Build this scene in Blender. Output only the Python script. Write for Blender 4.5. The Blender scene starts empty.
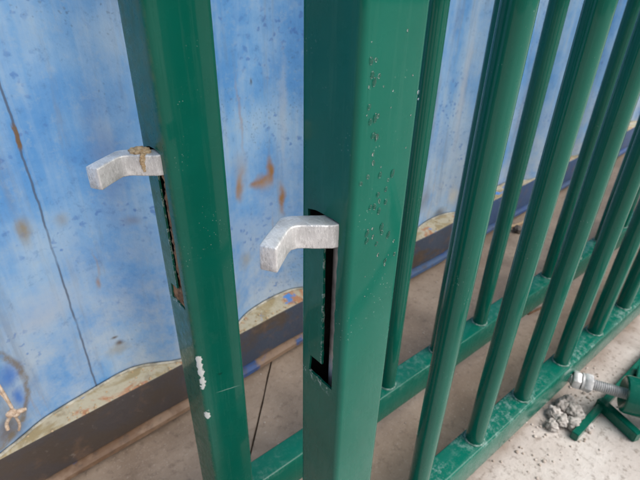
import bpy, bmesh, math, random
from mathutils import Vector, Matrix, noise
random.seed(7)
scene = bpy.context.scene
col = scene.collection

# ------------------------------------------------------------ camera
F_PX = 474.235
CAM = Vector((-0.206117, -0.21606237, 0.36815281))
RX = Vector((0.77917257, -0.62649145, 0.0199642))
UP = Vector((0.30772423, 0.41007892, 0.85856921))
FW = Vector((0.54607316, 0.66283011, -0.51230884))
cd = bpy.data.cameras.new('camera')
cam = bpy.data.objects.new('camera', cd); col.objects.link(cam)
m = Matrix((RX, UP, -FW)).transposed().to_4x4(); m.translation = CAM
cam.matrix_world = m
cd.sensor_width = 36.0; cd.lens = F_PX / 640 * 36.0
cd.clip_start = 0.02; cd.clip_end = 500
cd.dof.use_dof = True; cd.dof.focus_distance = 0.42; cd.dof.aperture_fstop = 13.0
scene.camera = cam

def px(x, y, ax, v):
    """point where the view ray of photo pixel (x, y) meets the plane axis=v"""
    d = FW + RX * ((x - 320) / F_PX) + UP * ((240 - y) / F_PX)
    t = (v - CAM[ax]) / d[ax]
    return CAM + d * t

# ------------------------------------------------------------ sky, sun, exposure
SUN_EL, SUN_AZ = math.radians(48), math.radians(152)   # azimuth clockwise from +Y
world = bpy.data.worlds.new('World'); scene.world = world; world.use_nodes = True
wn = world.node_tree.nodes; wl = world.node_tree.links
sky = wn.new('ShaderNodeTexSky'); sky.sky_type = 'NISHITA'; sky.sun_disc = False
sky.sun_elevation = SUN_EL; sky.sun_rotation = SUN_AZ
sky.dust_density = 4.0; sky.air_density = 1.0; sky.ozone_density = 1.0
hs = wn.new('ShaderNodeHueSaturation'); hs.inputs['Saturation'].default_value = 0.35
wl.new(sky.outputs[0], hs.inputs['Color'])
bg = wn['Background']; wl.new(hs.outputs[0], bg.inputs['Color']); bg.inputs['Strength'].default_value = 0.075
sd = bpy.data.lights.new('sun', 'SUN'); sd.energy = 2.5; sd.angle = math.radians(55); sd.color = (1, .97, .93)
sun = bpy.data.objects.new('sun', sd); col.objects.link(sun)
sdir = Vector((math.sin(SUN_AZ) * math.cos(SUN_EL), math.cos(SUN_AZ) * math.cos(SUN_EL), math.sin(SUN_EL)))
sun.rotation_euler = sdir.to_track_quat('Z', 'Y').to_euler(); sun.location = sdir * 10
scene.view_settings.view_transform = 'Standard'; scene.view_settings.look = 'None'
scene.view_settings.exposure = 0.58; scene.view_settings.gamma = 1

# ------------------------------------------------------------ helpers
def tag(o, label=None, cat=None, group=None, kind=None):
    for k, v in (('label', label), ('category', cat), ('group', group), ('kind', kind)):
        if v: o[k] = v
    return o
def link(name, me, mat, parent=None):
    o = bpy.data.objects.new(name, me); col.objects.link(o)
    if mat is not None and not me.materials: me.materials.append(mat)
    o.parent = parent
    return o
def empty(name, loc, rz=0):
    o = bpy.data.objects.new(name, None); col.objects.link(o)
    o.location = loc; o.rotation_euler.z = rz; o.empty_display_size = .05
    return o
def mesh_from(bm, name, smooth=None):
    bmesh.ops.recalc_face_normals(bm, faces=bm.faces)
    me = bpy.data.meshes.new(name); bm.to_mesh(me); bm.free()
    if smooth is not None:
        me.polygons.foreach_set('use_smooth', [True] * len(me.polygons))
        if smooth < 180: me.set_sharp_from_angle(angle=math.radians(smooth))
    return me
def rounded(hx, hy, r, n=4):
    pts = []
    for cx, cy, a0 in ((hx - r, hy - r, 0), (-hx + r, hy - r, 90), (-hx + r, -hy + r, 180), (hx - r, -hy + r, 270)):
        for i in range(n + 1):
            a = math.radians(a0 + 90 * i / n); pts.append((cx + r * math.cos(a), cy + r * math.sin(a)))
    return pts
def prism(bm, pts, place, a, b, cap=True):
    """extrude closed 2D outline; place(u, v, t) -> 3D"""
    A = [bm.verts.new(place(u, v, a)) for u, v in pts]; B = [bm.verts.new(place(u, v, b)) for u, v in pts]
    n = len(pts)
    for i in range(n): bm.faces.new((A[i], A[(i + 1) % n], B[(i + 1) % n], B[i]))
    if cap: bm.faces.new(A[::-1]); bm.faces.new(B)
    return A, B
def box(bm, x0, x1, y0, y1, z0, z1):
    prism(bm, [(x0, y0), (x1, y0), (x1, y1), (x0, y1)], lambda u, v, t: (u, v, t), z0, z1)
def tube(bm, path, rad, seg=8):
    rings = []
    for i, p in enumerate(path):
        p = Vector(p); t = (Vector(path[min(i + 1, len(path) - 1)]) - Vector(path[max(i - 1, 0)])).normalized()
        u = t.orthogonal().normalized() if not rings else (pu - t * pu.dot(t)).normalized()
        pu = u; v = t.cross(u); r = rad[i] if isinstance(rad, (list, tuple)) else rad
        rings.append([bm.verts.new(p + (u * math.cos(2 * math.pi * k / seg) + v * math.sin(2 * math.pi * k / seg)) * r) for k in range(seg)])
    for a, b in zip(rings, rings[1:]):
        for k in range(seg): bm.faces.new((a[k], a[(k + 1) % seg], b[(k + 1) % seg], b[k]))
    bm.faces.new(rings[0][::-1]); bm.faces.new(rings[-1])
def chaikin(pts, n=2, q=.25):
    for _ in range(n):
        out = [pts[0]]
        for a, b in zip(pts, pts[1:]):
            out.append(tuple(a[i] * (1 - q) + b[i] * q for i in range(len(a)))); out.append(tuple(a[i] * q + b[i] * (1 - q) for i in range(len(a))))
        out.append(pts[-1]); pts = out
    return pts

# ------------------------------------------------------------ material helpers
class NT:
    def __init__(s, name):
        s.mat = bpy.data.materials.new(name); s.mat.use_nodes = True
        s.t = s.mat.node_tree; s.b = s.t.nodes['Principled BSDF']
        s.co = s.t.nodes.new('ShaderNodeTexCoord').outputs['Object']
    def n(s, typ, **kw):
        nd = s.t.nodes.new(typ)
        for k, v in kw.items(): setattr(nd, k, v)
        return nd
    def put(s, sock, v):
        if isinstance(v, bpy.types.NodeSocket): s.t.links.new(v, sock)
        else: sock.default_value = v
    def vec(s, scale=(1, 1, 1), loc=(0, 0, 0), rot=(0, 0, 0), src=None):
        mp = s.n('ShaderNodeMapping', vector_type='POINT'); s.put(mp.inputs['Vector'], src or s.co)
        mp.inputs['Location'].default_value = loc; mp.inputs['Scale'].default_value = scale; mp.inputs['Rotation'].default_value = rot
        return mp.outputs[0]
    def noise(s, scale, detail=4, rough=.6, v=None, dist=0):
        nd = s.n('ShaderNodeTexNoise'); s.put(nd.inputs['Vector'], v or s.co)
        nd.inputs['Scale'].default_value = scale; nd.inputs['Detail'].default_value = detail
        nd.inputs['Roughness'].default_value = rough; nd.inputs['Distortion'].default_value = dist
        return nd.outputs['Fac']
    def noisec(s, scale, detail=3, v=None):
        nd = s.n('ShaderNodeTexNoise'); s.put(nd.inputs['Vector'], v or s.co)
        nd.inputs['Scale'].default_value = scale; nd.inputs['Detail'].default_value = detail
        return nd.outputs['Color']
    def voro(s, scale, v=None):
        nd = s.n('ShaderNodeTexVoronoi'); s.put(nd.inputs['Vector'], v or s.co); nd.inputs['Scale'].default_value = scale
        return nd.outputs['Distance']
    def rng(s, f, a, b, c=0., d=1., smooth=True):
        nd = s.n('ShaderNodeMapRange'); nd.interpolation_type = 'SMOOTHSTEP' if smooth else 'LINEAR'
        s.put(nd.inputs[0], f)
        for i, v in enumerate((a, b, c, d)): nd.inputs[i + 1].default_value = v
        return nd.outputs[0]
    def m(s, op, a, b=0.):
        nd = s.n('ShaderNodeMath', operation=op); s.put(nd.inputs[0], a); s.put(nd.inputs[1], b); return nd.outputs[0]
    def mul(s, a, b): return s.m('MULTIPLY', a, b)
    def mix(s, f, a, b):
        nd = s.n('ShaderNodeMix', data_type='RGBA'); s.put(nd.inputs['Factor'], f)
        for k, v in ((6, a), (7, b)):
            s.put(nd.inputs[k], v if isinstance(v, bpy.types.NodeSocket) else (*v, 1))
        return nd.outputs[2]
    def sep(s, v=None):
        nd = s.n('ShaderNodeSeparateXYZ'); s.put(nd.inputs[0], v or s.co); return nd.outputs
    def warp(s, amt, scale, src=None):
        c = s.noisec(scale, 3, src)
        a = s.n('ShaderNodeVectorMath', operation='SUBTRACT'); s.put(a.inputs[0], c); a.inputs[1].default_value = (.5, .5, .5)
        b = s.n('ShaderNodeVectorMath', operation='SCALE'); s.put(b.inputs[0], a.outputs[0]); b.inputs['Scale'].default_value = amt
        d = s.n('ShaderNodeVectorMath', operation='ADD'); s.put(d.inputs[0], src or s.co); s.put(d.inputs[1], b.outputs[0])
        return d.outputs[0]
    def blob3(s, v, c, r, soft=.6):
        a = s.n('ShaderNodeVectorMath', operation='SUBTRACT'); s.put(a.inputs[0], v); a.inputs[1].default_value = c
        l = s.n('ShaderNodeVectorMath', operation='LENGTH'); s.put(l.inputs[0], s.vec((1 / r[0], 1 / r[1], 1 / r[2]), src=a.outputs[0]))
        return s.rng(l.outputs['Value'], soft, 1., 1., 0.)
    def blob(s, v, c, r, rot=0, soft=.3):
        """soft elliptical mark round point c (x, z of the object), radii r"""
        a = s.n('ShaderNodeVectorMath', operation='SUBTRACT'); s.put(a.inputs[0], v); a.inputs[1].default_value = (c[0], 0, c[1])
        mp = s.vec((1 / r[0], 0, 1 / r[1]), src=a.outputs[0]) if not rot else s.vec((1 / r[0], 0, 1 / r[1]), src=s.vec(rot=(0, rot, 0), src=a.outputs[0]))
        l = s.n('ShaderNodeVectorMath', operation='LENGTH'); s.put(l.inputs[0], mp)
        return s.rng(l.outputs['Value'], soft, 1., 1., 0.)
    def bump(s, h, strength, dist):
        nd = s.n('ShaderNodeBump'); s.put(nd.inputs['Height'], h); nd.inputs['Strength'].default_value = strength; nd.inputs['Distance'].default_value = dist
        s.put(s.b.inputs['Normal'], nd.outputs[0])
    def done(s, color, rough=.5, metal=0., spec=.5, coat=0.):
        b = s.b; s.put(b.inputs['Base Color'], color if isinstance(color, bpy.types.NodeSocket) else (*color, 1))
        s.put(b.inputs['Roughness'], rough); s.put(b.inputs['Metallic'], metal); s.put(b.inputs['Specular IOR Level'], spec)
        s.put(b.inputs['Coat Weight'], coat); b.inputs['Coat Roughness'].default_value = .05
        return s.mat

GREEN = (.0020, .098, .066)
def green_paint(name, scuff=0., grime=None, chips=(), scratch=(), spec=.1, coat=.28, lip=None):
    t = NT(name)
    c = t.mix(t.rng(t.noise(6, 4), .3, .75), GREEN, (.0030, .122, .084))
    # pale dust specks
    sp = t.mul(t.rng(t.voro(300, t.warp(.004, 120)), .09, .17, 1, 0), t.rng(t.noise(14, 4), .54, .68))
    c = t.mix(t.mul(sp, .7), c, (.34, .44, .39))
    run = t.rng(t.noise(1., 4, .6, v=t.vec((140, 140, 7))), .52, .72)
    c = t.mix(t.mul(run, .07), c, (.10, .22, .17))
    fine = t.mul(t.rng(t.noise(18, 6, .7), .62, .8), .12)
    c = t.mix(fine, c, (.22, .36, .30))
    rough = t.m('ADD', t.rng(t.noise(40, 4), .3, .7, .18, .30), t.mul(run, .15))
    if scuff:
        sc = t.mul(t.mul(t.rng(t.noise(75, 8, .8), .47, .62), t.rng(t.noise(9, 3), .35, .6)), scuff)
        sc = t.mul(sc, t.rng(t.sep()[2], .118, .127, .25, 1.))
        c = t.mix(sc, c, (.42, .52, .50)); rough = t.m('ADD', rough, t.mul(sc, .3))
    if grime:
        x = t.sep()[0]
        g = t.mul(t.rng(x, .0, .003, 1, 0), t.rng(t.noise(70, 6, .75), .40, .66))
        g = t.mul(g, t.rng(t.sep()[2], .36, .20, .75, 1.))
        c = t.mix(t.mul(g, .5), c, (.13, .155, .085)); rough = t.m('ADD', rough, t.mul(g, .4))
    w = t.warp(.009, 230)
    for (cx, cz, rx, rz, colr) in chips:
        b = t.blob3(w, (cx, .001, cz), (rx, .0045, rz), soft=.75); c = t.mix(b, c, colr)
    if lip:
        sx, sy, sz = t.sep(t.warp(.0016, 240))
        e = t.mul(t.rng(t.m('ABSOLUTE', t.m('SUBTRACT', sy, .0288)), .0006, .0016, 1, 0), t.rng(sx, .001, .003, 1, 0))
        e = t.mul(t.mul(e, t.rng(sz, lip[0], lip[0] + .01)), t.rng(sz, lip[1], lip[1] - .01))
        c = t.mix(t.mul(t.mul(e, t.rng(t.noise(260, 3), .54, .62)), .6), c, (.42, .50, .46))
        e = t.mul(t.mul(t.rng(sz, lip[0] - .012, lip[0] - .004), t.rng(sz, lip[0] + .001, lip[0] - .001)), t.mul(t.rng(sx, .001, .003, 1, 0), t.rng(t.noise(200, 3), .54, .62)))
        c = t.mix(t.mul(e, t.mul(t.rng(sy, .012, .016), .8)), c, (.42, .48, .44))
    for (cx, cz, rx, rz, rot) in scratch:
        b = t.blob(t.warp(.002, 60), (cx, cz), (rx, rz), rot=rot); c = t.mix(t.mul(b, .55), c, (.35, .5, .45))
    t.bump(t.m('ADD', t.mul(t.noise(55, 3), .6), t.mul(t.noise(420, 2), .25)), .12, .0012)
    return t.done(c, rough, spec=spec, coat=coat)

M = {}
def simple(name, a, b, scale, rough, metal=0., bump=.3, bd=.002, detail=6, lo=.35, hi=.68, spec=.5):
    t = NT(name); n = t.noise(scale, detail, .65); c = t.mix(t.rng(n, lo, hi), a, b)
    t.bump(t.noise(scale * 2.2, detail, .7), bump, bd); M[name] = t.done(c, rough, metal, spec); return M[name]
simple('galvanised', (.42, .42, .43), (.68, .67, .67), 60, .45, .35, .25, .001)
simple('dark_steel', (.02, .02, .02), (.05, .045, .04), 60, .8)
simple('rust', (.16, .075, .035), (.46, .25, .13), 90, .9, 0, .8, .004)
simple('stone', (.42, .38, .35), (.70, .66, .63), 70, .95, 0, .9, .005)
simple('dark_stone', (.08, .07, .065), (.20, .17, .15), 45, .9, 0, .5, .003)
simple('stick', (.40, .28, .17), (.62, .47, .31), 40, .85)
simple('twig', (.12, .06, .03), (.25, .13, .07), 60, .9)
simple('twine', (.48, .34, .24), (.72, .58, .46), 180, .9, 0, .6, .002)
simple('weld', (.24, .22, .17), (.58, .54, .45), 40, .7, 0, .6, .003)
simple('green_weld', (.01, .10, .07), (.26, .36, .32), 150, .5, 0, .6, .002)
simple('bird_dirt', (.56, .37, .20), (.80, .63, .42), 300, .95, 0, .9, .003)
simple('grit', (.36, .29, .24), (.62, .55, .50), 15, .95, 0, .4, .003)
simple('container_interior', (.10, .15, .25), (.16, .22, .33), 5, .6)
t = NT('water'); t.done((1, 1, 1), .0, spec=.5); t.b.inputs['Transmission Weight'].default_value = 1; t.b.inputs['IOR'].default_value = 1.33; M['water'] = t.mat
# cast handle: pale galvanised metal with scratched facets
t = NT('cast_metal')
c = t.mix(t.rng(t.noise(55, 4, .6), .35, .65), (.56, .555, .56), (.74, .735, .74))
st1 = t.noise(1., 4, .7, v=t.vec((520, 90, 170), rot=(.4, .9, .3))); st2 = t.noise(1., 4, .7, v=t.vec((110, 560, 150), rot=(.8, -.5, 1.1)))
c = t.mix(t.mul(t.rng(st1, .52, .62), .5), c, (.88, .88, .88))
c = t.mix(t.mul(t.rng(st2, .55, .64), .4), c, (.30, .295, .29))
c = t.mix(t.mul(t.rng(t.noise(110, 6, .75), .55, .68), .3), c, (.32, .31, .305))
c = t.mix(t.mul(t.rng(t.noise(35, 3), .6, .72), .3), c, (.42, .35, .28))
t.bump(t.m('ADD', t.mul(st1, .6), t.noise(60, 4)), .6, .0022)
M['cast_metal'] = t.done(c, t.rng(st2, .3, .7, .32, .55), .5)

# ------------------------------------------------------------ ground: concrete slabs with a joint, dirt below
ZG = -.50
t = NT('soil'); c = t.mix(t.rng(t.noise(9, 7, .7), .35, .65), (.045, .034, .026), (.11, .085, .065))
t.bump(t.noise(30, 6), .5, .01); M['soil'] = t.done(c, .95)
t = NT('concrete')
s_ = t.sep(t.warp(.10, 9)); wy = s_[1]
n1 = t.noise(5, 8, .65); n2 = t.noise(60, 6, .7)
pale = t.mix(t.rng(n1, .35, .65), (.50, .44, .405), (.66, .61, .575))
brown = t.mix(t.rng(n1, .3, .7), (.235, .170, .125), (.375, .290, .225))
c = t.mix(t.rng(wy, -.02, .05), pale, brown)
c = t.mix(t.mul(t.rng(n2, .50, .68), .65), c, (.17, .125, .095))
c = t.mix(t.mul(t.rng(t.noise(130, 5, .75), .55, .7), .4), c, (.55, .48, .42))
c = t.mix(t.mul(t.rng(t.voro(170, t.warp(.02, 40)), .05, .16, 1, 0), .5), c, (.62, .58, .54))
dk = t.mul(t.rng(t.noise(3.2, 5, .6),   .54, .70), .30); c = t.mix(dk, c, (.15, .105, .08))
t.bump(t.m('ADD', t.mul(t.noise(14, 6), 1.6), t.noise(120, 6, .75)), .5, .004)
M['concrete'] = t.done(c, t.rng(n1, .3, .7, .6, .85))

bm = bmesh.new(); bmesh.ops.create_grid(bm, x_segments=8, y_segments=8, size=150)
ground = link('ground', mesh_from(bm, 'ground'), M['soil']); ground.location.z = ZG - .06
tag(ground, 'brown bare soil under and around the concrete', 'ground', kind='structure')
# jagged joint running diagonally below the back gate
A = Vector((.132, .392)); B = Vector((.256, .523)); dj = (B - A).normalized(); nj = Vector((-dj.y, dj.x))
def slab(side):
    bm = bmesh.new(); jl = []
    for i in range(121):
        s = -1.5 + 3.2 * i / 120
        o = (noise.noise((s * 6, .3, 1.7)) * .0015 + noise.noise((s * 30, 4, 9)) * .0012)
        g = .0021 + .0009 * noise.noise((s * 18, 7, 2))
        q = A + dj * s + nj * (o + side * g); jl.append(q)
    far = jl[-1] + nj * side * 12; near = jl[0] + nj * side * 12
    out = [near + dj * -9, *[], jl[0] + dj * -9] + jl + [jl[-1] + dj * 9, far + dj * 9]
    top = [bm.verts.new((q.x, q.y, ZG)) for q in out]; bot = [bm.verts.new((q.x, q.y, ZG - .07)) for q in out]
    bm.faces.new(top if side < 0 else top)
    bm.faces.new(bot[::-1])
    for i in range(len(out)): bm.faces.new((top[i], bot[i], bot[(i + 1) % len(out)], top[(i + 1) % len(out)]))
    o = link('concrete_slab', mesh_from(bm, 'concrete_slab'), M['concrete'], ground)
    o.location.z = -ground.location.z
    return o
slab(1); slab(-1)

# ------------------------------------------------------------ shipping container
KC = .05; AC = math.atan(KC)
OC = Vector((0, .505, ZG))
LED = .14                      # ledge height of the bottom side rail (local z)
Minv = (Matrix.Translation(OC) @ Matrix.Rotation(AC, 4, 'Z')).inverted()
def cpx(x, y, depth=.05):      # photo pixel -> container-local (x, z) on the panel
    n = Vector((-math.sin(AC), math.cos(AC), 0)); d = FW + RX * ((x - 320) / F_PX) + UP * ((240 - y) / F_PX)
    p0 = OC + n * depth; tt = (p0 - CAM).dot(n) / d.dot(n)
    q = Minv @ (CAM + d * tt); return (q.x, q.z)
cont = empty('shipping_container', OC, AC)
tag(cont, 'weathered blue corrugated shipping container with rust stains standing behind the green gates', 'container')

t = NT('container_paint')
w = t.warp(.05, 14); wz = t.warp(.02, 40)
streak = t.noise(1., 6, .65, v=t.vec((26, 8, 1.6)))
big = t.noise(4.5, 5, .6)
blue = t.mix(t.rng(big, .35, .68), (.090, .290, .63), (.170, .395, .70))
fade = t.m('ADD', t.mul(big, .55), t.mul(streak, .45))
c = t.mix(t.mul(t.rng(fade, .42, .66), .72), blue, (.40, .53, .67))
lowf = t.mul(t.rng(t.sep(w)[2], .62, .16), t.rng(t.noise(7, 6, .7), .3, .62))
c = t.mix(t.mul(lowf, .78), c, (.49, .55, .60))
# deep-blue scuffs and dark speckles
sc = t.mul(t.rng(t.voro(62, t.warp(.03, 50)), .16, .34, 1, 0), t.rng(t.noise(7, 4), .47, .62))
c = t.mix(t.mul(sc, .75), c, (.065, .18, .48))
sp = t.mul(t.rng(t.voro(130, t.warp(.012, 90)), .12, .28, 1, 0), t.rng(t.noise(6, 4, v=t.vec((1, 1, .7))), .48, .62))
c = t.mix(t.mul(sp, .5), c, (.07, .11, .20))
nf = t.noise(46, 8, .8)
c = t.mix(t.mul(t.rng(nf, .50, .68), .34), c, (.38, .48, .58))
c = t.mix(t.mul(t.rng(nf, .46, .28), .55), c, (.055, .150, .36))
gr = t.mul(t.rng(t.noise(1., 7, .7, v=t.vec((34, 10, 3))), .50, .70), .45)
c = t.mix(gr, c, (.20, .24, .32))
rs = t.mul(t.rng(t.noise(1., 6, .7, v=t.vec((48, 10, 2.2), loc=(3, 0, 1))), .62, .76), .6)
c = t.mix(rs, c, (.36, .28, .22))
BR = (.30, .15, .055); DB = (.10, .065, .045)
marks = [  # photo pixel, radii in metres, colour, strength
    ((25, 232), (.020, .032), (.26, .20, .10), .75), ((103, 160), (.030, .15), (.26, .27, .36), .35),
    ((63, 222), (.016, .02), (.28, .22, .13), .4), ((121, 345), (.012, .010), DB, .8), ((116, 340), (.010, .005), DB, .85),
    ((122, 352), (.03, .02), (.33, .28, .18), .5), ((128, 217), (.02, .016), (.24, .20, .20), .4),
    ((100, 286), (.006, .016), BR, .7), ((97, 270), (.005, .05), (.32, .26, .22), .5),
    ((241, 188), (.015, .044), BR, .95), ((241, 178), (.03, .07), (.36, .30, .26), .5), ((242, 120), (.006, .12), (.33, .26, .25), .55),
    ((264, 183), (.032, .024), BR, 1.), ((271, 172), (.015, .044), BR, .95), ((256, 186), (.018, .010), BR, .7), ((268, 186), (.034, .030), (.36, .26, .19), .55),
    ((284, 200), (.013, .062), BR, .95), ((254, 82), (.004, .010), (.06, .06, .06), .85), ((286, 120), (.012, .20), (.36, .45, .58), .6),
    ((246, 262), (.03, .03), (.34, .31, .25), .6), ((275, 255), (.05, .05), (.38, .36, .32), .5), ((232, 300), (.03, .03), (.35, .34, .33), .6),
    ((176, 335), (.016, .07), (.17, .13, .11), .85), ((3, 420), (.05, .04), (.15, .12, .10), .85), ((2, 372), (.035, .035), (.03, .16, .55), .7), ((18, 392), (.02, .035), (.03, .17, .58), .75),
    ((452, 195), (.03, .05), (.55, .54, .50), .8), ((440, 215), (.05, .03), (.12, .12, .13), .75), ((425, 200), (.05, .06), (.15, .17, .22), .6), ((463, 100), (.02, .3), (.45, .50, .57), .6),
    ((436, 110), (.02, .2), (.22, .25, .30), .5), ((558, 82), (.03, .03), (.34, .24, .16), .7), ((601, 75), (.05, .04), (.36, .24, .15), .7), ((590, 130), (.02, .06), (.2, .17, .17), .5), ((632, 130), (.08, .05), (.28, .20, .18), .7), ((535, 160), (.06, .05), (.40, .42, .46), .6), ((500, 190), (.05, .05), (.45, .45, .47), .6),
    ((40, 320), (.05, .03), (.42, .47, .55), .5), ((60, 300), (.10, .06), (.40, .47, .58), .5)]
wsm = t.warp(.010, 34); wbg = t.warp(.035, 24)
for q, r, colr, st in marks:
    x, z = cpx(*q)
    f = t.mul(t.blob(wsm if max(r) < .025 else wbg, (x, z), r, soft=0.), t.rng(nf, .22, .55, st * .55, st * 1.1))
    c = t.mix(f, c, colr)
# rusty arc rubbed into the paint, and the dark line along the panel crease
x0, z0 = cpx(-24, 402, .03); xe, ze = cpx(33, 398, .045); R0 = abs(xe - x0)
a = t.n('ShaderNodeVectorMath', operation='SUBTRACT'); t.put(a.inputs[0], t.warp(.014, 40)); a.inputs[1].default_value = (x0, 0, z0)
l = t.n('ShaderNodeVectorMath', operation='LENGTH'); t.put(l.inputs[0], t.vec((1, 0, .72), src=a.outputs[0]))
ring = t.mul(t.rng(t.m('ABSOLUTE', t.m('SUBTRACT', l.outputs['Value'], R0)), .001, .007, 1, 0), t.rng(nf, .3, .55))
c = t.mix(t.mul(ring, .8), c, (.19, .15, .10))
XCR = cpx(97, 388, .052)[0]
ln = t.rng(t.m('ABSOLUTE', t.m('SUBTRACT', t.sep(t.warp(.006, 30))[0], XCR)), .0008, .0024, 1, 0)
ln = t.mul(ln, t.rng(t.noise(1., 3, v=t.vec((5, 5, 9))), .25, .48))
l2 = t.rng(t.m('ABSOLUTE', t.m('SUBTRACT', t.sep(t.warp(.004, 30))[0], XCR + .0055)), .0010, .0030, 1, 0)
c = t.mix(t.mul(l2, .15), c, (.40, .50, .60))
c = t.mix(t.mul(ln, .8), c, (.07, .085, .13))
z1 = cpx(19, 138)[1]
bz = t.mul(t.rng(t.m('ABSOLUTE', t.m('SUBTRACT', t.sep()[2], z1)), .012, .024, 1, 0), t.rng(t.m('ABSOLUTE', t.m('SUBTRACT', t.sep(t.warp(.004, 60))[0], XCR)), .002, .0042, 1, 0))
c = t.mix(t.mul(bz, t.rng(nf, .30, .50)), c, (.17, .105, .06))
t.bump(t.m('ADD', t.noise(35, 5, .7), t.mul(t.noise(5, 2), 2.5)), .35, .004)
M['container_paint'] = t.done(c, t.rng(t.noise(20, 4), .3, .7, .42, .65))

t = NT('rail_paint')
n = t.noise(3.4, 6, .65, v=t.vec((1.4, 1, 2.2)), dist=.4)
c = t.mix(t.rng(n, .42, .54), (.066, .048, .038), (.042, .055, .085))
c = t.mix(t.mul(t.rng(t.sep(t.warp(.2, 6))[0], .12, .0), .8), c, (.055, .040, .032))
c = t.mix(t.rng(t.sep(w := t.warp(.25, 5))[0], 1.0, 1.2), c, (.035, .075, .17))
c = t.mix(t.mul(t.rng(t.noise(14, 7, .7), .52, .68), .6), c, (.145, .085, .052))
c = t.mix(t.mul(t.rng(t.noise(60, 5, .7), .6, .75), .5), c, (.25, .22, .20))
# silt, rust and bare primer lying on the ledge
g = t.n('ShaderNodeNewGeometry'); nz = t.n('ShaderNodeVectorMath', operation='DOT_PRODUCT'); t.put(nz.inputs[0], g.outputs['True Normal']); nz.inputs[1].default_value = (0, 0, 1)
topm = t.mul(t.rng(nz.outputs['Value'], .7, .85), t.rng(t.sep()[2], .12, .135))
n3 = t.noise(10, 6, .65, dist=.6)
tc = t.mix(t.rng(n3, .40, .50), (.33, .26, .14), (.45, .40, .29))
tc = t.mix(t.rng(n3, .54, .62), tc, (.42, .20, .10))
tc = t.mix(t.rng(t.noise(14, 4), .60, .66), tc, (.08, .24, .58))
tc = t.mix(t.mul(t.rng(t.noise(60, 5), .5, .75), .5), tc, (.22, .16, .10))
c = t.mix(topm, c, tc)
t.bump(t.noise(45, 7, .7), .5, .004); M['rail_paint'] = t.done(c, .62)
t = NT('flange_paint')
n = t.noise(5, 6, .65, v=t.vec((1, 1, 2)))
c = t.mix(t.rng(n, .40, .50), (.15, .085, .050), (.235, .155, .105))
c = t.mix(t.rng(t.sep(t.warp(.3, 4))[0], .55, .7), c, (.05, .10, .21))
c = t.mix(t.rng(t.noise(9, 5), .56, .62), c, (.035, .085, .24))
c = t.mix(t.mul(t.rng(t.noise(50, 6), .5, .7), .6), c, (.07, .05, .04))
t.bump(t.noise(45, 7, .7), .5, .003); M['flange_paint'] = t.done(c, .65)

prof = [(-2.6, .006)]
for x0 in (-2.40, -1.98, -1.56, -1.14, -.72): prof += [(x0, .006), (x0 + .06, .05), (x0 + .11, .060), (x0 + .19, .060), (x0 + .24, .05), (x0 + .30, .006)]
prof += [(-.315, .006), (-.27, .022), (-.224, .043), (-.135, .053), (-.128, .0545), (-.064, .061), (-.024, .047), (.036, .007)]
prof += [(.150, .006), (.200, .046), (.265, .061), (.345, .061), (.385, .046), (.44, .006)]
prof += [(.755, .006), (.83, .040), (.90, .060), (.98, .061), (1.03, .05), (1.10, .006)]
for k in range(8): x0 = 1.21 + .42 * k; prof += [(x0, .006), (x0 + .06, .05), (x0 + .11, .060), (x0 + .19, .060), (x0 + .24, .05), (x0 + .30, .006)]
prof += [(4.7, .006)]
prof = chaikin(prof, 2)
HTOP = 2.45
bm = bmesh.new(); rows = []
NZ = 64
for j in range(NZ + 1):
    z = LED + .001 + (HTOP - LED) * (j / NZ) ** 1.5
    rw = []
    for x, d in prof:
        dn = noise.noise((x * 3, z * 2.2, .5)) * .0035 + noise.noise((x * 9, z * 7, 3)) * .0012
        rw.append(bm.verts.new((x, d + dn * (0 if j == 0 else min(1, (z - LED) * 6)), z)))
    rows.append(rw)
for a, b in zip(rows, rows[1:]):
    for i in range(len(a) - 1): bm.faces.new((a[i], a[i + 1], b[i + 1], b[i]))
me = mesh_from(bm, 'side_panel', 60)
sp_ = link('side_panel', me, M['container_paint'], cont)
md = sp_.modifiers.new('solid', 'SOLIDIFY'); md.thickness = .002; md.offset = -1 if me.polygons[0].normal.y > 0 else 1; md.offset = -md.offset if me.polygons[0].normal.y < 0 else md.offset
# weld bead where the panel meets the ledge
bm = bmesh.new()
wp = [(x, d - .004, LED + .001) for x, d in prof if -1.2 < x < 3.2]
tube(bm, [(x, d + noise.noise((x * 40, 0, 0)) * .0012, z) for x, d, z in wp], [.0030 + .0010 * noise.noise((x * 60, 3, 1)) for x, d, z in wp], 8)
link('weld_bead', mesh_from(bm, 'weld_bead', 180), M['weld'], cont)
# bottom side rail (folded section) and its outward flange
bm = bmesh.new()
sec = [(.13, .138), (.13, LED), (.006, LED), (.002, LED - .002), (0, LED - .006), (0, .040), (.006, .034), (.13, .034)]
N = 180
def extr(bm, sec, x0, x1, n, jit):
    rings = []
    for i in range(n + 1):
        x = x0 + (x1 - x0) * i / n
        rings.append([bm.verts.new((x, y + jit * noise.noise((x * 7, y * 20, z * 20)), z + .6 * jit * noise.noise((x * 6, 5, z * 20)))) for y, z in sec])
    for a, b in zip(rings, rings[1:]):
        for k in range(len(sec)): bm.faces.new((a[k], a[(k + 1) % len(sec)], b[(k + 1) % len(sec)], b[k]))
    bm.faces.new(rings[0][::-1]); bm.faces.new(rings[-1])
extr(bm, sec, -2.6, 4.7, 420, .0032)
link('bottom_rail', mesh_from(bm, 'bottom_rail', 35), M['rail_paint'], cont)
bm = bmesh.new()
extr(bm, [(.05, .033), (.0, .036), (-.010, .034), (-.014, .030), (-.014, .020), (-.009, .014), (.05, .014)], -2.6, 4.7, N, .003)
link('bottom_flange', mesh_from(bm, 'bottom_flange', 35), M['flange_paint'], cont)
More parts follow.
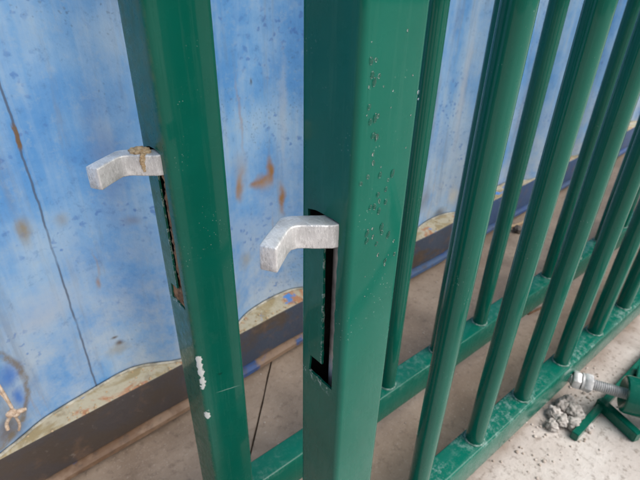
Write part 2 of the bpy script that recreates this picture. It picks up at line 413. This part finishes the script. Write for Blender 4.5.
for x in (-2.68, 4.62):
    for y in (-.02, 2.23):
        bm = bmesh.new(); box(bm, x, x + .16, y, y + .16, 0, HTOP + .15); bmesh.ops.bevel(bm, geom=bm.edges[:], offset=.008, segments=2, affect='EDGES')
        link('corner_post', mesh_from(bm, 'corner_post'), M['container_paint'], cont)
for nm, a in (('roof_panel', (-2.6, 4.7, .03, 2.3, HTOP + .06, HTOP + .1)), ('top_rail', (-2.52, 4.62, 0, .09, HTOP - .02, HTOP + .055)), ('rear_panel', (-2.52, 4.62, 2.30, 2.34, .05, HTOP + .05)),
              ('end_panel', (-2.62, -2.58, .14, 2.23, .05, HTOP + .05)), ('end_panel', (4.68, 4.72, .14, 2.23, .05, HTOP + .05)), ('floor_panel', (-2.5, 4.6, .132, 2.28, .06, .13))):
    bm = bmesh.new(); box(bm, *a); link(nm, mesh_from(bm, nm), M['container_paint'] if nm != 'floor_panel' else M['container_interior'], cont)

# ------------------------------------------------------------ gates
W = .06; RC = .0055
ZB, ZF = -.3648, -.3705
def post_mesh(name, ztop, slot, mat):
    """square tube stile with wall thickness; slot = outline (y, z) cut through the face towards -x; local origin = near left corner at ground"""
    bm = bmesh.new()
    h = W / 2
    o, o2 = prism(bm, [(u + h, v + h) for u, v in rounded(h, h, RC, 5)], lambda u, v, t: (u, v, t), 0, ztop, cap=False)
    i, i2 = prism(bm, [(u + h, v + h) for u, v in rounded(h - .0022, h - .0022, RC - .0022, 5)], lambda u, v, t: (u, v, t), 0, ztop, cap=False)
    n = len(o)
    for k in range(n):
        bm.faces.new((o[k], o[(k + 1) % n], i[(k + 1) % n], i[k])); bm.faces.new((o2[k], o2[(k + 1) % n], i2[(k + 1) % n], i2[k]))
    me = mesh_from(bm, name)
    if slot:
        bm = bmesh.new(); prism(bm, slot, lambda u, v, t: (t, u, v), -.01, .012)
        cm = mesh_from(bm, 'cut'); co = bpy.data.objects.new('cut', cm); po = bpy.data.objects.new('tmp', me)
        col.objects.link(co); col.objects.link(po)
        md = po.modifiers.new('b', 'BOOLEAN'); md.operation = 'DIFFERENCE'; md.object = co; md.solver = 'EXACT'
        dg = bpy.context.evaluated_depsgraph_get(); dg.update()
        me2 = bpy.data.meshes.new_from_object(po.evaluated_get(dg)); me2.name = name
        bpy.data.objects.remove(po); bpy.data.objects.remove(co); me = me2
    me.materials.clear(); me.materials.append(mat); me.materials.append(M['dark_steel'])
    for f in me.polygons:
        c_ = f.center; e_ = .0021
        if e_ < c_.x < W - e_ and e_ < c_.y < W - e_ and c_.z < ztop - .001: f.material_index = 1
    me.polygons.foreach_set('use_smooth', [True] * len(me.polygons)); me.set_sharp_from_angle(angle=math.radians(32))
    return me
def slot_outline(zt, zb, seed):
    rnd = random.Random(seed); j = lambda: rnd.uniform(-.0006, .0006)
    pts = [(.0125, zb), (.046, zb - .001), (.0445, zb + .019), (.0272, zb + .0215), (.0278, zb + .06), (.0285, zb + .11), (.0290, zt - .013),
           (.0495, zt - .012), (.0505, zt - .003), (.040, zt + .0005), (.0335, zt + .001), (.0125, zt)]
    out = []
    for a, b in zip(pts, pts[1:] + pts[:1]):
        n = max(1, int(math.dist(a, b) / .006))
        for k in range(n): out.append((a[0] + (b[0] - a[0]) * k / n + j(), a[1] + (b[1] - a[1]) * k / n + j()))
    return out
bm = bmesh.new()
prism(bm, [((.016 + .00011 * noise.noise((math.cos(2 * math.pi * k / 56) * 4.6, math.sin(2 * math.pi * k / 56) * 4.6, 1.3))) * math.cos(2 * math.pi * k / 56),
            (.016 + .00011 * noise.noise((math.cos(2 * math.pi * k / 56) * 4.6, math.sin(2 * math.pi * k / 56) * 4.6, 1.3))) * math.sin(2 * math.pi * k / 56)) for k in range(56)], lambda u, v, t: (u, v, t), 0, 1)
bar_me = mesh_from(bm, 'bar', 40)
bm = bmesh.new()
def ring_weld(bm, R, r, n=32, s=6):
    rg = []
    for i in range(n):
        a = 2 * math.pi * i / n; rr = r * (1 + .8 * noise.noise((math.cos(a) * 3, math.sin(a) * 3, 2)) + .4 * noise.noise((math.cos(a) * 9, math.sin(a) * 9, 5)))
        rg.append([bm.verts.new(((R + rr * math.cos(b)) * math.cos(a), (R + rr * math.cos(b)) * math.sin(a), max(-.0005, rr * .8 * math.sin(b)))) for b in [2 * math.pi * k / s for k in range(s)]])
    for i in range(n):
        for k in range(s): bm.faces.new((rg[i][k], rg[(i + 1) % n][k], rg[(i + 1) % n][(k + 1) % s], rg[i][(k + 1) % s]))
ring_weld(bm, .0162, .0026); weld_me = mesh_from(bm, 'weld', 180)

def handle_mesh(name, h=.0205):
    front = [(.012, .0080), (.004, .0108), (-.004, .0136), (-.012, .0188), (-.020, .0256), (-.0262, .0296), (-.0306, .0302), (-.0350, .0280), (-.0560, .0118)]
    back = [(-.0632, .0236), (-.0340, .0442), (-.0295, .0470), (-.0245, .0475), (-.018, .0445), (0, .0320), (.012, .0245)]
    pts = front + back
    bm = bmesh.new()
    A, B = prism(bm, pts, lambda u, v, t: (u, v, t), -h, 0)
    bmesh.ops.recalc_face_normals(bm, faces=bm.faces)
    bmesh.ops.bevel(bm, geom=[e for e in bm.edges], offset=.0016, segments=3, affect='EDGES', profile=.5)
    bmesh.ops.triangulate(bm, faces=[f for f in bm.faces if len(f.verts) > 4])
    bmesh.ops.subdivide_edges(bm, edges=[e for e in bm.edges if e.calc_length() > .004], cuts=2, use_grid_fill=True)
    for v in bm.verts:
        d = Vector((noise.noise(v.co * 160), noise.noise(v.co * 160 + Vector((9, 0, 0))), noise.noise(v.co * 160 + Vector((0, 9, 0)))))
        v.co += d * .00028
    return mesh_from(bm, name, 50)
hm = handle_mesh('latch_handle')

# locate wear marks of the back stile from the photograph (its face y = Y1)
X1, Y1 = -.0587, .1832
def p1(x, y, ax=1):
    q = px(x, y, ax, Y1 if ax == 1 else X1); return (q.x - X1, q.z - ZG)
WHITE = (.66, .68, .66)
chips = []
for q, r in (((199, 361), (.0046, .0075)), ((200, 367), (.0036, .008)), ((201, 374), (.0048, .009)), ((203, 382), (.0042, .008)), ((203, 388), (.0025, .006)), ((207, 416), (.005, .009))):
    x, z = p1(*q); chips.append((x, z, r[0], r[1], WHITE))
x, z = p1(220, 374); chips.append((x, z, .0035, .0014, (.004, .05, .035)))
xa, za = p1(212, 394); xb_, zb_ = p1(244, 384)
M['paint_back_stile'] = green_paint('paint_back_stile', grime=True, lip=(.0275 - ZG, .200 - ZG), chips=chips, scratch=[((xa + xb_) / 2, (za + zb_) / 2, abs(xb_ - xa) / 2, .0009, math.atan2(zb_ - za, xb_ - xa))])
M['paint_front_stile'] = green_paint('paint_front_stile', lip=(.0225 - ZG, .190 - ZG))
M['paint_bar'] = green_paint('paint_bar', spec=.15, coat=.38)
M['paint_rail'] = green_paint('paint_rail', scuff=.32)
M['paint_rail_back'] = green_paint('paint_rail_back', scuff=.12)

S = .1557; NB = 16
def make_gate(label, org, xfirst, n, zrail, stile_mat, zt, zb, rail_mat, hang, rust):
    g = empty('gate', org); tag(g, label, 'gate', 'green vertical bar gates standing in front of the container')
    zr = zrail - ZG
    ztop = 1.86
    st = link('stile', post_mesh('stile', ztop, slot_outline(zt - ZG, zb - ZG, 3), stile_mat), stile_mat, g)
    xe = xfirst + (n - 1) * S + .15
    e = link('stile', post_mesh('end_stile', ztop, None, M['paint_bar']), M['paint_bar'], g); e.location = (xe, 0, 0)
    for z0 in (zr - .07, ztop - .12):
        bm = bmesh.new(); prism(bm, rounded(.0216, .035, .004, 3), lambda u, v, t: (t, W / 2 + u, z0 + .035 + v), W + .0003, xe - .0003)
        link('rail', mesh_from(bm, 'rail', 32), rail_mat, g)
    for k in range(n):
        b = link('bar', bar_me, M['paint_bar'], g); b.location = (xfirst + k * S, W / 2, zr - .0005); b.scale.z = ztop - .119 - zr
        b.rotation_euler.z = k * 1.3
        wd = link('weld', weld_me, M['green_weld'], b); wd.scale.z = 1 / b.scale.z; wd.location.z = .0003; wd.rotation_euler.z = k * 2.1
    h = link('latch_handle', hm, M['cast_metal'], g); h.location = (0, 0, zt - ZG - .0005)
    h['label'] = hang
    bm = bmesh.new(); tube(bm, [(.0215, .030, zb - ZG - .12), (.0215, .030, zt - ZG + .05)], .008, 16)
    link('bolt_rod', mesh_from(bm, 'bolt_rod', 40), M['rust'] if rust else M['galvanised'], g)
    return g, st
gb, sb = make_gate('green bar gate with a rusty latch slot, standing nearest the blue container', (X1, Y1, ZG), .3312 - X1 - S, NB, ZB, M['paint_back_stile'], .210, .0275, M['paint_rail_back'], 'pale cranked latch handle with sandy dirt on top', True)
gf, sf = make_gate('green bar gate with water drops on its stile and a clean latch slot', (0, 0, ZG), .2121, NB, ZF, M['paint_front_stile'], .199, .0225, M['paint_rail'], 'pale cranked latch handle with bright scratched metal', False)

# rust crumbs packed behind the slot of the back stile
bm = bmesh.new(); rows = []
zt, zb = .188 - ZG, .026 - ZG
for j in range(60):
    z = zb + (zt - zb) * j / 59; rw = []
    for i in range(16):
        y = .0035 + .050 * i / 15
        d_ = max(.0007, .0020 + .0022 * noise.noise((y * 300, z * 220, 1)) + .0014 * noise.noise((y * 700, z * 600, 4)))
        if y > .0240 + .004 * noise.noise((z * 60, 2, 2)) and z > zb + .022: d_ = .02
        rw.append(bm.verts.new((d_, y, z)))
    rows.append(rw)
for a, b in zip(rows, rows[1:]):
    for i in range(15): bm.faces.new((a[i], a[i + 1], b[i + 1], b[i]))
rc = link('rust_crust', mesh_from(bm, 'rust_crust', 180), M['rust'], sb)
# sandy dirt sitting on the back handle
def lump(bm, c, r, seed, sq=(1, 1, 1), sub=3, amp=.35, freq=1.6):
    g = bmesh.ops.create_icosphere(bm, subdivisions=sub, radius=1)
    for v in g['verts']:
        d = 1 + amp * noise.noise(v.co * freq + Vector((seed, seed * 2.1, 0))) + amp * .5 * noise.noise(v.co * freq * 3 + Vector((0, seed, seed)))
        v.co = Vector((v.co.x * sq[0], v.co.y * sq[1], v.co.z * sq[2])) * (d * r) + Vector(c)
hb = [o for o in gb.children if o.name.startswith('latch_handle')][0]
bm = bmesh.new()
for k, (x, y, z, r) in enumerate(((-.011, .034, .001, .0055), (-.014, .030, .0005, .0048), (-.007, .031, .001, .0045), (-.016, .037, .0005, .0045), (-.0105, .0285, .0005, .0052), (-.0075, .0265, .0003, .0042), (-.0165, .0330, .0005, .0045), (-.0132, .0206, -.002, .0034), (-.0138, .0208, -.0045, .0030), (-.0143, .0211, -.007, .0026), (-.0138, .0208, -.0095, .0025), (-.0140, .0208, -.012, .0022), (-.0136, .0206, -.0145, .0018))):
    lump(bm, (x, y, z), r, k * 3.3, (1, 1, .5) if k < 7 and z > -.001 else (1, .55, 1), 3, .4, 2.4)
link('sandy_dirt', mesh_from(bm, 'sandy_dirt', 180), M['bird_dirt'], hb)

# water drops on the front face of the near stile
drops = [((371, 61), 2.2), ((376, 60), 1.6), ((372, 75), 1.9), ((379, 76), 1.6), ((374, 82), 2.3), ((369, 87), 1.0), ((369, 107), 1.9), ((370, 122), 2.2), ((375, 118), 2.4), ((378, 116), 1.6), ((418, 92), 1.3), ((419, 97), 1.0), ((418, 99), 1.0), ((423, 62), 1.2), ((393, 91), .8)]
rnd = random.Random(5)
for k in range(22):
    drops.append(((rnd.gauss(376, 8), rnd.uniform(135, 268)), rnd.uniform(1.2, 2.6)))
for k in range(16):
    drops.append(((rnd.uniform(362, 415), rnd.uniform(20, 300)), rnd.uniform(.5, .9)))
for k in range(8):
    drops.append(((rnd.gauss(380, 5), rnd.uniform(170, 235)), rnd.uniform(1.2, 2.4)))
bm = bmesh.new()
for (q, r) in drops:
    P = px(*q, 1, 0.0)
    if not (.0065 < P.x < .0575): continue
    rm = r * .00075; el = rnd.uniform(1.0, 2.0); sk = rnd.uniform(-.4, .4)
    g = bmesh.ops.create_uvsphere(bm, u_segments=14, v_segments=10, radius=1)
    for v in g['verts']:
        c0 = v.co.copy()
        v.co = Vector((P.x + rm * (c0.x + sk * c0.z) * (1 + .15 * c0.z), -.0001 + rm * .32 * c0.y - .0002, P.z - ZG + rm * el * c0.z))
wd = link('water_droplets', mesh_from(bm, 'water_droplets', 180), M['water'], sf)
wd['kind'] = 'stuff'

# ------------------------------------------------------------ gate frame lying on the concrete, with its threaded pivot bolt
ZR = -.425
Pa = px(567, 377, 2, ZR); Pb = px(637, 397, 2, ZR); ax = (Pb - Pa).normalized()
fr = empty('lying_gate', (Pb.x, Pb.y, ZG)); tag(fr, 'green tubular frame lying low on the pale concrete with a threaded bolt and two nuts', 'gate')
fr.rotation_euler.z = math.atan2(ax.y, ax.x)
L = (Pb - Pa).length; zc = ZR - ZG
def lathe(bm, prof, seg=24):
    rg = []
    for x, r in prof: rg.append([bm.verts.new((x, r * math.cos(2 * math.pi * k / seg), zc + r * math.sin(2 * math.pi * k / seg))) for k in range(seg)])
    for a, b in zip(rg, rg[1:]):
        for k in range(seg): bm.faces.new((a[k], a[(k + 1) % seg], b[(k + 1) % seg], b[k]))
    bm.faces.new(rg[0][::-1]); bm.faces.new(rg[-1])
bm = bmesh.new(); pr = [(-L, .006), (-L + .004, .0085)]
x = -L + .005
while x < .02: pr += [(x, .0095), (x + .0016, .0122), (x + .0024, .0122)]; x += .004
lathe(bm, pr, 20); rod = link('threaded_rod', mesh_from(bm, 'threaded_rod', 50), M['galvanised'], fr)
bm = bmesh.new()
for r, x in ((.021, 0),):
    hexr = [(.0186, 0), (.0206, .0025), (.0206, .0145), (.0186, .017)]
    rg = []
    for r, x in hexr: rg.append([bm.verts.new((x, r * math.cos(math.pi / 3 * k + .3), r * math.sin(math.pi / 3 * k + .3))) for k in range(6)])
    for a, b in zip(rg, rg[1:]):
        for k in range(6): bm.faces.new((a[k], a[(k + 1) % 6], b[(k + 1) % 6], b[k]))
    bm.faces.new(rg[0][::-1]); bm.faces.new(rg[-1])
bmesh.ops.bevel(bm, geom=bm.edges[:], offset=.0008, segments=2, affect='EDGES')
nut = mesh_from(bm, 'nut', 40)
for x, r in ((-L + .010, .2), (-L + .0335, .75)):
    o = link('nut', nut, M['galvanised'], fr); o.location = (x, 0, zc); o.rotation_euler.x = r
bm = bmesh.new(); lathe(bm, [(.0, .019), (.0045, .019)], 24)
bm2 = bm
link('washer', mesh_from(bm, 'washer', 40), M['galvanised'], fr).location.x = -L + .0282
bm = bmesh.new(); lathe(bm, [(-.012, .012), (-.024, .026), (-.027, .034), (-.025, .039), (-.018, .041), (.9, .041)], 36)
link('tube', mesh_from(bm, 'tube', 40), M['paint_bar'], fr)
RI = Matrix.Rotation(-fr.rotation_euler.z, 4, 'Z') @ Matrix.Translation(-Vector((Pb.x, Pb.y, ZG)))
def wbar(name, pts, half, z0, z1):     # flat bar between world xy points
    a, b = Vector(pts[0]), Vector(pts[1]); d = (b - a).normalized(); n = Vector((-d.y, d.x)) * half
    bm = bmesh.new(); q = [a + n, a - n, b - n, b + n]
    prism(bm, [(p.x, p.y) for p in q], lambda u, v, t: RI @ Vector((u, v, t)), z0, z1)
    bmesh.ops.recalc_face_normals(bm, faces=bm.faces)
    bmesh.ops.bevel(bm, geom=bm.edges[:], offset=.0015, segments=2, affect='EDGES')
    return link(name, mesh_from(bm, name, 40), M['paint_bar'], fr)
wbar('flat_bar', ((.63, -.0585), (2.2, -.0585)), .0075, ZG, -.48)
wbar('flat_bar', ((.2, -.60), (2.2, -.60)), .0075, ZG, -.462)
g1 = px(600, 398, 2, -.475); g2 = px(640, 434, 2, -.475)
wbar('gusset', ((g1.x, g1.y), (g2.x, g2.y)), .009, ZG + .0005, -.474)
g3 = px(640, 372, 2, -.47); g4 = px(636, 402, 2, -.47)
wbar('gusset', ((g3.x + .02, g3.y), (g4.x + .02, g4.y)), .012, ZG + .0007, -.465)

# ------------------------------------------------------------ small things on the ground
def stone(q, r, seed, mat, label, sq=(1, .9, .65), grp=None, nm='stone'):
    P = px(*q, 2, ZG)
    bm = bmesh.new(); lump(bm, (0, 0, 0), r, seed, sq, 4, .42, 2.0)
    zmin = min(v.co.z for v in bm.verts)
    o = link(nm, mesh_from(bm, nm, 180), mat, None); o.location = (P.x, P.y, ZG - zmin - .001)
    tag(o, label, 'stone', grp); return o
G = 'crumbled concrete beside the lower rail'
LB = 'pale crumbled concrete lump in the heap beside the bolt nuts'
for k, (q, r) in enumerate((((553, 416), .016), ((561, 408), .017), ((572, 414), .018), ((567, 402), .013), ((579, 421), .015), ((560, 424), .016), ((573, 427), .017), ((586, 428), .012), ((551, 428), .014))):
    stone(q, r, k * 4.7 + 1, M['stone'], LB, grp=G)
stone((517, 232), .018, 71, M['dark_stone'], 'dark stone at the foot of the container beside the pale stick')
a, b = px(509, 227, 2, ZG + .006), px(528, 221, 2, ZG + .006)
bm = bmesh.new(); n = 8
tube(bm, [a.lerp(b, i / n) + Vector((0, noise.noise((i * .6, 0, 0)) * .006, 0)) for i in range(n + 1)], [.006 + .0015 * noise.noise((i * .9, 4, 0)) for i in range(n + 1)], 8)
tag(link('stick', mesh_from(bm, 'stick', 180), M['stick']), 'short pale stick lying on the concrete at the foot of the container', 'stick')
a, b = px(528, 314, 2, ZG + .003), px(543, 307, 2, ZG + .003)
bm = bmesh.new(); tube(bm, [a.lerp(b, i / 6) + Vector((noise.noise((i * .8, 3, 0)) * .006, 0, 0)) for i in range(7)], .003, 6)
tag(link('twig', mesh_from(bm, 'twig', 180), M['twig']), 'thin brown twig on the concrete below the gate rail', 'twig')
# frayed twine knotted in front of the container's ledge
yk = .470
kn = px(14, 413, 1, yk)
bm = bmesh.new()
def strand(pts, r, n=14):
    pts = chaikin([tuple(p) for p in pts], 3); tube(bm, pts, r, 7)
top = px(-45, 330, 1, .495)
strand([top, px(-8, 375, 1, .485), px(4, 394, 1, .472), px(12, 408, 1, yk), kn], .0026)
strand([px(-30, 372, 1, .49), px(-2, 390, 1, .476), px(11, 407, 1, yk - .002), kn], .0012)
strand([kn, px(20, 411, 1, yk - .004), px(26, 409, 1, yk - .003)], [.004] * 17 + [.003] * 200)
strand([kn, px(9, 418, 1, yk), px(6, 424, 1, yk + .004), px(8, 430, 1, yk)], .003)
strand([kn, px(17, 419, 1, yk), px(20, 424, 1, yk), px(19, 430, 1, yk + .003)], .0022)
for k, dx in enumerate((-3, 0, 3)):
    lump(bm, px(13 + dx, 412 + abs(dx) * .6, 1, yk - .002), .0062, k * 2.2, (1, .8, 1), 2, .3, 2)
tag(link('twine', mesh_from(bm, 'twine', 180), M['twine']), 'frayed pale twine tied in a knot hanging in front of the container', 'twine')
# silt crumbs on the ledge
bm = bmesh.new(); rnd = random.Random(21)
for k in range(420):
    X = rnd.uniform(-.42, 1.9); Y = rnd.uniform(.004, .058) if rnd.random() < .6 else rnd.uniform(.002, .012)
    dp = next((prof[i][1] + (prof[i + 1][1] - prof[i][1]) * (X - prof[i][0]) / max(1e-6, prof[i + 1][0] - prof[i][0]) for i in range(len(prof) - 1) if prof[i][0] <= X <= prof[i + 1][0]), 0)
    if Y > dp - .004: continue
    q = rnd.uniform(.0008, .0030); g = bmesh.ops.create_icosphere(bm, subdivisions=1, radius=q)
    for v in g['verts']: v.co = Vector((v.co.x * rnd.uniform(.7, 1.3), v.co.y * rnd.uniform(.7, 1.3), v.co.z * .6)) + Vector((X, Y, LED + q * .35))
ls = link('ledge_silt', mesh_from(bm, 'ledge_silt'), M['bird_dirt'], cont); ls['kind'] = 'stuff'
# loose grit
bm = bmesh.new(); rnd = random.Random(11)
for k in range(650):
    if k % 3: X, Y = rnd.uniform(.1, 2.6), rnd.uniform(-.12, .50)
    else: X, Y = rnd.gauss(.72, .12), rnd.gauss(-.02, .04)
    r = rnd.uniform(.0008, .003) * (1 if k % 9 else 1.5)
    if abs((Vector((X, Y)) - A).dot(nj)) < .006: continue
    g = bmesh.ops.create_icosphere(bm, subdivisions=1, radius=r)
    for v in g['verts']: v.co = Vector((v.co.x * rnd.uniform(.7, 1.2), v.co.y * rnd.uniform(.7, 1.2), v.co.z * .7)) + Vector((X, Y, ZG + r * .4))
gt = link('grit', mesh_from(bm, 'grit'), M['grit']); tag(gt, 'loose grit scattered over the concrete under the gates', 'grit', kind='stuff')
